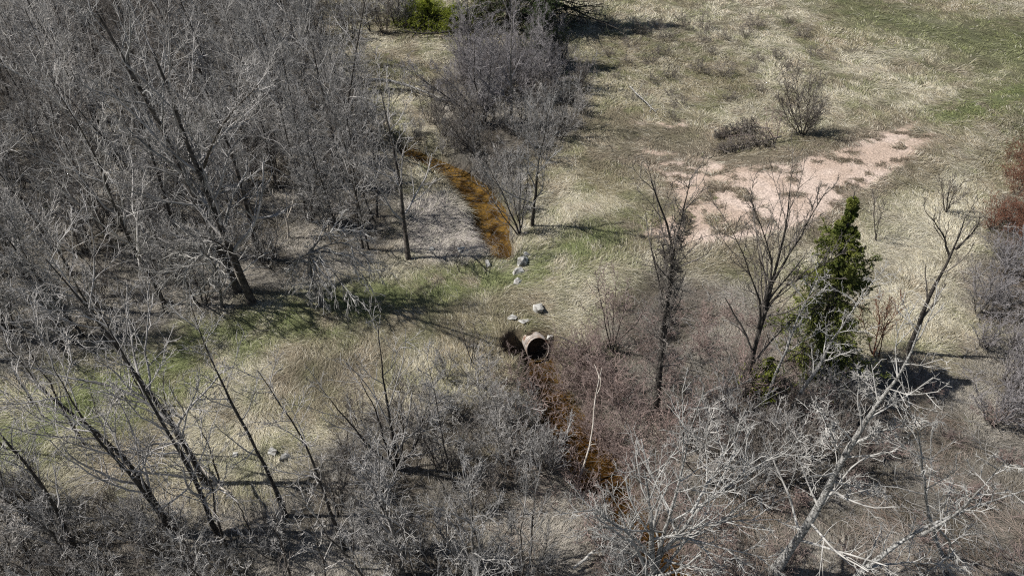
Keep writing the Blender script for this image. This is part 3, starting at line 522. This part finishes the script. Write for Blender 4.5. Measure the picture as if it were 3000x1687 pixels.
# ------------------------------------------------------------------ conifers
def needles_mesh(rng, Q, per, ln, wd, mat, name='foliage'):       # short sprays along every twig
    N, n, _ = Q.shape; t = rng.random((N, per))*(n-1)*.999; i = t.astype(int); f = (t-i)[..., None]; rows = np.arange(N)[:, None]
    A, B = Q[rows, i], Q[rows, i+1]; p = (A*(1-f)+B*f).reshape(-1, 3); T = (B-A).reshape(-1, 3); T /= np.linalg.norm(T, axis=1, keepdims=True)+1e-9
    K = len(p); D = T+rng.normal(0, .55, (K, 3)); D /= np.linalg.norm(D, axis=1, keepdims=True)
    S = np.cross(D, rng.normal(0, 1, (K, 3))); S /= np.linalg.norm(S, axis=1, keepdims=True)
    L = (ln*rng.uniform(.6, 1.3, K))[:, None]; W = (wd*rng.uniform(.6, 1.3, K))[:, None]
    V = np.stack([p, p+D*L*.45+S*W, p+D*L, p+D*L*.45-S*W], 1).reshape(-1, 3); o = np.arange(K)[:, None]*4
    return mesh_from(name, V, o+np.array([0, 1, 2, 3]), M[mat], smooth=False)
def conifer(label, basepx, toppx=None, h=8, rad=2.2, mat='needle', seed=1, nb=170, gap=(0, 0), t0=.06, name='spruce_tree', land=None, per=26, group=None, skirt=False):
    rng = np.random.default_rng(seed); g = ground_pt(*basepx); z = hz(*g); base = np.array([g[0], g[1], z-.05])
    top = upright_pt(np.array([toppx[0]]), np.array([toppx[1]]), base[1])[0]-base if toppx else np.array([.1, 0, h])
    q = smooth_line(np.array([[0, 0, 0], top*.5, top]), 16); H = top[2]; tr = .10+.012*H
    r = root_at(name, tuple(base)); link('trunk', tubes_mesh('trunk', [(q[None], np.linspace(tr, .015, 16)[None], 8)], M['trunk_black']), r)
    t = t0+(1-t0)*rng.random(nb)**.85*.985; s = t*15; i = s.astype(int); f = (s-i)[:, None]; pos = q[i]*(1-f)+q[np.minimum(i+1, 15)]*f
    t = np.where(rng.random(nb) < .75, np.round(t*17)/17+rng.normal(0, .008, nb), t).clip(t0, .95)
    s = t*15; i = s.astype(int); f = (s-i)[:, None]; pos = q[i]*(1-f)+q[np.minimum(i+1, 15)]*f
    az = rng.random(nb)*6.283; lump = 1+(.2+.25*(1-t))*np.sin(az*2+t*17+seed)+.15*np.sin(az*5+t*31)
    prof = ((1-t)**.7*(.78+.3*np.sin(t*20))) if skirt else (1-t)**1.12*np.minimum(1.35, .6+1.9*t)*(.92+.22*np.sin(t*26+1))*1.25; L = np.maximum(rad*prof*lump*rng.uniform(.65, 1.2, nb), .12)
    D = np.stack([np.cos(az), np.sin(az), np.where(t > .88, .9, np.where(t > .6, .25, .0))+0*az], 1); D /= np.linalg.norm(D, axis=1, keepdims=True)
    n = 6; Q = np.empty((nb, n+1, 3)); Q[:, 0] = pos
    for k in range(n):
        D[:, 2] += -.10 if k < 3 else .10; D += rng.normal(0, .05, D.shape); D /= np.linalg.norm(D, axis=1, keepdims=True); Q[:, k+1] = Q[:, k]+D*(L/n)[:, None]
    Rr = (L*.012+.006)[:, None]*np.linspace(1, .4, n+1)[None]
    S1, R1, L1 = sprout(rng, Q, Rr, L, 11, .15, 1, 52, .38, -.03, .10, 3, .6, .004, apex=.6, lmin=.04)
    S2, R2, L2 = sprout(rng, S1, R1, L1, 4, .15, 1, 45, .5, -.02, .10, 2, .6, .003, apex=.4, lmin=.04)
    link('branches', tubes_mesh('branches', [(Q, Rr, 4), (S1, R1, 3)], M['trunk_black']), r)
    me = needles_mesh(rng, S2, per//3, .075, .012, mat); link('foliage', me, r)
    me = needles_mesh(rng, S1, per, .085, .013, mat); link('foliage', me, r)
    tag(r, label, 'conifer', group)
    if land: LAND.append((land, *basepx))
conifer('bushy green spruce with lumpy boughs standing beyond the lichen tree', (2385, 1100), (2505, 560), rad=2.05, nb=260, seed=4, land='the green spruce')
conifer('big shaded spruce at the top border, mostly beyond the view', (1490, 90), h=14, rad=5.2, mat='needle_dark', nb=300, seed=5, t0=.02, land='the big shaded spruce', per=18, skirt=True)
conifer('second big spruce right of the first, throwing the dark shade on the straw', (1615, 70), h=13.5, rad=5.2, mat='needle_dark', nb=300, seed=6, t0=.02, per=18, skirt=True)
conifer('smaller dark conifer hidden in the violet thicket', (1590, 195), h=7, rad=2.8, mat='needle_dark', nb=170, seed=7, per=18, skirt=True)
conifer('lime green low conifer left of the violet thicket', (1255, 78), h=2.4, rad=3.6, mat='needle_lime', nb=150, seed=8, t0=.05, name='juniper_bush', per=22)
conifer('second lime green conifer bush, right next to the first', (1330, 84), h=2.0, rad=3.0, mat='needle_lime', nb=130, seed=9, t0=.05, name='juniper_bush', per=22)
conifer('third lime green conifer bush, small and behind the other two', (1225, 40), h=2.2, rad=3.0, mat='needle_lime', nb=110, seed=18, t0=.05, name='juniper_bush', per=22)
conifer('darker green young conifer between the lime bushes and the big spruce', (1410, 75), h=3.5, rad=3.0, mat='needle', nb=100, seed=10, t0=.03, name='juniper_bush', per=22)
conifer('yellow green cedar sprig low at the foot of the broad fan-limbed tree', (2225, 1135), h=1.7, rad=1.0, mat='needle_lime', nb=40, seed=11, name='cedar_bush', per=22)
conifer('yellow green cedar bush at the foot of the spruce', (2400, 1110), h=2.6, rad=1.5, mat='needle', nb=70, seed=12, name='cedar_bush', per=22)

# ------------------------------------------------------------------ culvert and rocks
def culvert():
    A, B = PIPE_A, PIPE_B; d = B-A; L = np.linalg.norm(d); d /= L; s = np.arange(0, L+.01, .022); n = len(s); P = A+d*s[:, None]; base = P[-1].copy(); P = P-base
    r0 = .53; ro = r0+.03*np.sin(s*2*math.pi/.13); r = root_at('culvert_pipe', tuple(base)); k = sstep(L-1.3, L, s)
    def barrel(name, rad, mat):                    # the far end is cut on a slope, its floor reaching out over the water
        V, F = tube_arrays(P[None], rad[None], 48); V = V.reshape(n, 48, 3); dz = (V-P[:, None])[:, :, 2]/rad[:, None]
        V = V+d*(-dz*k[:, None]*.24)[:, :, None]; link(name, mesh_from(name, V.reshape(-1, 3), F, M[mat]), r)
    barrel('barrel', ro, 'pipe'); barrel('shaded_lining', ro-.03, 'pipe_shaded')  # inner skin coloured near black to carry the shade inside the pipe
    a = np.arange(49)*2*math.pi/48; u = np.cross(d, [0, 0, 1]); u /= np.linalg.norm(u); v = np.cross(u, d)
    for e, q in ((P[-1], .24), (P[0], 0)):
        ring = e+(u*np.cos(a)[:, None]+v*np.sin(a)[:, None])*(r0+.005)-d*(np.sin(a)*q)[:, None]
        link('rim', tubes_mesh('rim', [(ring[None], np.full((1, 49), .028), 6)], M['pipe']), r)
    tag(r, 'corrugated rusty metal culvert pipe carrying the brook under the grassy track', 'culvert pipe')
culvert(); LAND.append(('the culvert mouth', 1580, 1040))
def rock(label, px, size, seed, mat='rock', sink=.25):
    import bmesh
    rng = np.random.default_rng(seed); bm = bmesh.new()
    pts = rng.normal(0, 1, (16, 3)); pts /= np.linalg.norm(pts, axis=1, keepdims=True); pts *= np.array(size)*.62*rng.uniform(.6, 1.15, (16, 1))
    for p in pts: bm.verts.new(p)
    bmesh.ops.convex_hull(bm, input=bm.verts); bmesh.ops.delete(bm, geom=[v for v in bm.verts if not v.link_faces], context='VERTS')
    bmesh.ops.bevel(bm, geom=bm.edges[:], offset=.012, segments=1, affect='EDGES')
    me = bpy.data.meshes.new('rock'); bm.to_mesh(me); bm.free(); me.materials.append(M[mat])
    g = ground_pt(*px); z = hz(*g); o = link('rock', me); o.location = (g[0], g[1], z+size[2]*(.5-sink)); o.rotation_euler = (0, 0, rng.uniform(0, 6)); tag(o, label, 'rock')
rock('large flat white rock on the pale bank left of the brook', (1358, 752), (.75, .55, .4), 1)
rock('low pale rock in the matted grass further left of the flat white rock', (1265, 742), (.5, .4, .22), 2)
rock('dark-split grey rock, highest of the line right of the culvert inlet', (1533, 790), (.8, .5, .55), 3)
rock('second rock of the line right of the inlet, pale and angular', (1516, 818), (.6, .45, .35), 4)
rock('lowest pale rock of the line beside the track', (1520, 845), (.55, .42, .3), 5)
rock('speckled round rock above the culvert outlet', (1578, 925), (.68, .58, .5), 6)
rock('flat pale slab left of the speckled round rock', (1533, 948), (.5, .55, .15), 7)
rock('beige flat stone in the grass just left of the flat pale slab', (1502, 945), (.6, .4, .15), 8)
rock('small stone tilted at the water edge of the culvert inlet', (1428, 792), (.5, .4, .4), 9)
rock('small dark stone touching the back of the dark-split rock', (1542, 765), (.35, .3, .25), 10)
rock('grey stone with a dark shadow right of the pipe', (1612, 985), (.4, .4, .35), 11)
rock('beige rock left of the slender lone tree', (693, 1332), (.32, .3, .25), 12)
rock('pale flat rock just right of the slender lone tree', (800, 1326), (.55, .35, .3), 13)
rock('smaller rock behind the pale flat rock by the slender lone tree', (835, 1345), (.4, .3, .3), 14)

# ------------------------------------------------------------------ the mass of the thicket: prototypes and copies
def proto_tree(seed, h, spec, r0, cm, lean=.05):
    rng = np.random.default_rng(seed); a = rng.random()*6.28
    pts = np.array([[0, 0, -.1], [lean*h*.2*math.cos(a), lean*h*.2*math.sin(a), h*.4], [lean*h*math.cos(a+.5), lean*h*math.sin(a+.5), h*.75], [lean*h*1.5*math.cos(a), lean*h*1.5*math.sin(a), h]])
    P = smooth_line(pts, 14); P[1:] += np.cumsum(rng.normal(0, .035, (13, 3)), axis=0)*np.array([1, 1, 0]); t = np.linspace(0, 1, 14); Rr = (r0*(1-.88*t))[None]
    return tubes_mesh('trunk', [(P[None], Rr, 6)], M['trunk']), tubes_mesh('crown', crown_sets(rng, P[None], Rr, np.array([h]), spec), M[cm])
def proto_shrub(seed, h, ns, spread, spec, r0, cm, tm='trunk', flat=0.0):
    rng = np.random.default_rng(seed); P = np.empty((ns, 9, 3)); a = np.arange(ns)*2.4+rng.normal(0, .4, ns); inc = np.radians(rng.uniform(4, spread, ns)); D = np.stack([np.cos(a)*np.sin(inc), np.sin(a)*np.sin(inc), np.cos(inc)], 1)
    P[:, 0] = np.stack([np.cos(a)*.15, np.sin(a)*.15, -.08+0*a], 1); L = h*rng.uniform(.6, 1.15, ns)
    for k in range(8):
        D += rng.normal(0, .09, D.shape); D[:, 2] += .03-flat; D /= np.linalg.norm(D, axis=1, keepdims=True); P[:, k+1] = P[:, k]+D*(L/8)[:, None]
    P[:, :, 2] = np.maximum(P[:, :, 2], -.08)
    Rr = (r0*rng.uniform(.7, 1.2, ns))[:, None]*np.linspace(1, .25, 9)[None]
    return tubes_mesh('trunk', [(P, Rr, 5)], M[tm]), tubes_mesh('crown', crown_sets(rng, P, Rr, L, spec), M[cm])
T_TALL = [proto_tree(100+k, 10.5+k % 4*1.1, ('tall', 'dense', 'spread', 'dense')[k % 4], .085+.012*(k % 3), ('twig', 'twig', 'twig_light', 'twig_brown')[k*3 % 4]) for k in range(8)]
T_MID = [proto_tree(200+k, 6.2+k % 3, ('dense', 'spread', 'tall')[k % 3], .06, ('twig', 'twig_light', 'twig', 'twig', 'twig_brown')[k]) for k in range(5)]
T_LOW = [proto_tree(260+k, 5.5+k % 3, ('fan', 'light')[k % 2], .06, ('twig', 'twig_light')[k % 2]) for k in range(4)]
T_VIO = [proto_tree(230+k, 5.0+k % 3, ('dense', 'tall')[k % 2], .05, 'twig_violet') for k in range(3)]
S_GREY = [proto_shrub(300+k, 3.2+.4*(k % 3), 8, 30, 'shrub', .028, 'twig') for k in range(5)]
S_GREY += [proto_shrub(310+k, 3.3, 7, 34, 'shrub', .03, ('twig_brown', 'twig_light', 'twig_brown')[k]) for k in range(3)]
S_RED = [proto_shrub(330+k, 2.3+.3*(k % 3), 9, 50, 'brush', .02, 'twig_red', 'twig_red') for k in range(4)]
S_LOW = [proto_shrub(360+k, 1.4, 9, 78, 'brush', .016, 'twig_red', 'twig_red', .05) for k in range(3)]
S_DRY = [proto_shrub(420+k, 1.5, 9, 65, 'brush', .018, 'twig_brown', 'twig_brown', .02) for k in range(3)]
S_RUST = [proto_shrub(380+k, 1.8, 11, 60, 'brush', .018, 'twig_rust', 'twig_rust') for k in range(2)]
S_VIO = [proto_shrub(400+k, 3.0, 9, 30, 'shrub', .025, 'twig_violet') for k in range(3)]
MASS = []
EXCL = [(950, 830, 150, 130), (830, 690, 90, 75), (1240, 280, 130, 60), (690, 850, 90, 60), (1520, 1060, 100, 40), (1610, 1170, 62, 95), (1680, 1300, 75, 120), (1780, 1440, 80, 120), (1850, 1590, 75, 120)]   # open spots in the thicket, px
def scatter(protos, name, kindword, cat, group, poly, n, mind, seed, smin=.85, smax=1.15, avoid=()):
    rng = np.random.default_rng(seed); P = G(poly); got = []; lo, hi = P.min(0), P.max(0); tries = 0
    while len(got) < n and tries < 60:
        tries += 1; c_ = rng.uniform(lo, hi, (400, 2)); c_ = c_[sd_poly(c_[:, 0], c_[:, 1], P) < 0]
        dw = np.minimum(dist_line(c_[:, 0], c_[:, 1], UP)[0], dist_line(c_[:, 0], c_[:, 1], DN)[0]); c_ = c_[dw > (1.5 if 'tree' in name else .9)]
        pp = np.stack(to_px(c_[:, 0], c_[:, 1]), 1)
        for e in EXCL: c_, pp = (lambda m: (c_[m], pp[m]))(np.hypot((pp[:, 0]-e[0])/e[2], (pp[:, 1]-e[1])/e[3]) > 1)
        for p in c_:
            if len(got) >= n: break
            if all((p[0]-g[0])**2+(p[1]-g[1])**2 > mind**2 for g in got) and hash2(int(p[0]*50), int(p[1]*50), 3) < 2: got.append(p)
    for k, p in enumerate(got):
        tr, cr = protos[rng.integers(len(protos))]; s = rng.uniform(smin, smax)
        o = root_at(name, (p[0], p[1], hz(*p)), rng.uniform(0, 6.28)); o.scale = (s, s, s*rng.uniform(.92, 1.08)); o.rotation_euler[0] = rng.normal(0, .085); o.rotation_euler[1] = rng.normal(0, .085)
        link('trunk', tr, o); link('crown', cr, o)
        o['category'] = cat; o['group'] = group; px, py = to_px(p[0], p[1]); MASS.append((o, kindword, float(px), float(py)))
A_POLY = [(-350, 5), (930, 5), (960, 140), (1040, 270), (1110, 380), (1090, 470), (1130, 600), (1120, 740), (980, 830), (720, 860), (560, 930), (330, 1010), (60, 1060), (-350, 1160)]
scatter(T_TALL, 'bare_tree', 'tall bare tree', 'tree', 'bare trees of the upper thicket', A_POLY, 120, 1.9, 11, .7, 1.05)
scatter(T_MID, 'small_tree', 'short bare tree', 'tree', 'small bare trees of the upper thicket', A_POLY, 120, 1.7, 12, .7, 1.15)
scatter(S_GREY, 'shrub', 'grey leafless shrub', 'shrub', 'grey shrubs under the upper thicket', A_POLY, 170, 1.3, 13, .8, 1.3)
scatter(S_GREY, 'shrub', 'grey leafless shrub', 'shrub', 'grey shrubs along the upper brook', [(1190, 420), (1240, 250), (1420, 260), (1700, 260), (1720, 380), (1600, 480), (1480, 520), (1300, 480)], 22, 1.6, 14, .7, 1.0)
scatter(T_VIO, 'small_tree', 'violet grey bare tree', 'tree', 'violet grey trees before the conifers', [(1350, 280), (1350, 190), (1660, 190), (1690, 260), (1600, 320), (1400, 310)], 16, 1.4, 15, .6, .9)
scatter(S_VIO, 'shrub', 'violet grey shrub', 'shrub', 'violet grey shrubs before the conifers', [(1330, 260), (1350, 170), (1660, 170), (1710, 260), (1600, 300), (1400, 300)], 26, 1.2, 16, .7, 1.1)
scatter(T_LOW, 'small_tree', 'short bare tree', 'tree', 'small bare trees of the lower thicket', [(-100, 1500), (400, 1560), (900, 1600), (1300, 1560), (1620, 1640), (1700, 1950), (1500, 2100), (-100, 2100)], 34, 1.3, 17, .55, .95)
scatter(S_GREY, 'shrub', 'grey leafless shrub', 'shrub', 'grey shrubs of the lower thicket', [(-100, 1500), (300, 1500), (700, 1560), (950, 1400), (1000, 1250), (1250, 1180), (1450, 1220), (1560, 1330), (1700, 1500), (1800, 1700), (1800, 1950), (-100, 1950)], 36, 1.45, 18, .6, 1.0)
scatter(S_RED, 'brush_clump', 'reddish brush clump', 'brush', 'reddish brush along the lower brook', [(1600, 1090), (1720, 1060), (1800, 1150), (1900, 1350), (2000, 1500), (2150, 1750), (1900, 1800), (1700, 1480), (1590, 1250), (1480, 1100), (1540, 1080)], 34, .8, 19, .55, .95)
scatter(S_LOW, 'brush_clump', 'low reddish brush', 'brush', 'low brush right of the brook', [(1700, 1100), (1780, 900), (2150, 900), (2450, 1120), (2900, 1150), (3100, 1100), (3100, 1750), (2000, 1750), (1850, 1400)], 30, 1.6, 20, .45, .9)
scatter(S_RED, 'shrub', 'reddish twiggy shrub', 'shrub', 'reddish shrubs under the right-hand trees', [(1740, 1060), (1820, 950), (2000, 900), (2200, 950), (2500, 1130), (2480, 1250), (2200, 1400), (1950, 1380)], 16, 1.5, 21, .5, .95)
scatter(S_GREY, 'shrub', 'grey leafless shrub', 'shrub', 'grey shrubs right of the lower brook', [(2000, 1200), (2250, 1150), (2500, 1200), (2500, 1400), (2250, 1500), (2050, 1450)], 22, 1.1, 22, .6, 1.0)
scatter(S_GREY, 'shrub', 'grey leafless shrub', 'shrub', 'grey shrubs in the lower left corner', [(-150, 1430), (150, 1430), (450, 1530), (700, 1600), (700, 1800), (-150, 1800)], 20, 1.2, 28, .5, .9)
scatter(S_GREY, 'shrub', 'overhanging shrub', 'shrub', 'shrubs overhanging the upper brook', [(1130, 400), (1300, 440), (1400, 520), (1490, 590), (1500, 700), (1530, 720), (1520, 560), (1420, 460), (1300, 400)], 16, .7, 31, .45, .75)
scatter(S_RED, 'brush_clump', 'reddish bank brush', 'brush', 'reddish brush at the lower brook banks', [(1600, 1040), (1690, 1050), (1760, 1200), (1880, 1400), (1800, 1420), (1660, 1180)], 16, .7, 32, .5, .9)
scatter(T_LOW, 'small_tree', 'thin open tree', 'tree', 'thin trees over the lower straw clearing', [(-50, 1200), (500, 1200), (750, 1330), (700, 1500), (-50, 1480)], 9, 2.0, 33, .6, 1.0)
scatter(S_RUST, 'brush_clump', 'rust coloured brush', 'brush', 'rust coloured brush at the right border', [(2920, 470), (3150, 420), (3150, 800), (2930, 760), (2890, 660), (2960, 580)], 22, .9, 23, .6, 1.1)
scatter(S_VIO, 'shrub', 'violet grey shrub', 'shrub', 'grey shrubs at the right border', [(2900, 780), (3150, 760), (3150, 1250), (2900, 1250), (2840, 1050)], 18, 1.2, 24, .6, 1.0)
scatter(S_DRY, 'brush_clump', 'small dry brush clump', 'brush', 'dry brush dotted over the straw slope', [(1780, 60), (2350, 60), (2400, 200), (2250, 260), (2050, 330), (1900, 380), (1760, 330)], 34, 1.7, 25, .45, 1.0)
scatter(S_GREY, 'shrub', 'small grey shrub', 'shrub', 'small shrubs left of the lower brook', [(1150, 1080), (1450, 1120), (1540, 1230), (1640, 1420), (1450, 1450), (1200, 1300)], 16, 1.1, 26, .4, .75)
scatter(S_GREY, 'shrub', 'thin grey shrub', 'shrub', 'thin shrubs by the far clearing', [(960, 20), (1160, 20), (1230, 60), (1150, 120), (1000, 140)], 10, 1.8, 27, .8, 1.2)

# a label of its own for every copy, told from the nearest thing one can find
ORD = ['nearest']+[w_+' nearest' for w_ in 'second third fourth fifth sixth seventh eighth ninth tenth eleventh twelfth thirteenth fourteenth fifteenth sixteenth seventeenth eighteenth nineteenth twentieth twenty-first twenty-second twenty-third twenty-fourth twenty-fifth twenty-sixth twenty-seventh twenty-eighth twenty-ninth thirtieth thirty-first thirty-second thirty-third thirty-fourth'.split()]
DIRS = ['right of', 'behind and right of', 'behind', 'behind and left of', 'left of', 'in front and left of', 'in front of', 'in front and right of']
cell = {}
for o, kw_, px, py in MASS:
    l = min(LAND, key=lambda q: math.hypot(q[1]-px, (q[2]-py)*1.3)); a = math.degrees(math.atan2(l[2]-py, px-l[1])) % 360
    cell.setdefault((kw_, l[0], int((a+22.5)//45) % 8), []).append((math.hypot(l[1]-px, l[2]-py), o))
for (kw_, ph, di), lst in cell.items():
    lst.sort(key=lambda q: q[0])
    for k, (d, o) in enumerate(lst):
        pre = (ORD[k]+' ') if len(lst) > 1 and k < len(ORD) else ('' if len(lst) == 1 else ORD[-1]+' ')
        o['label'] = f"{pre}{kw_} {DIRS[di]} {ph}"
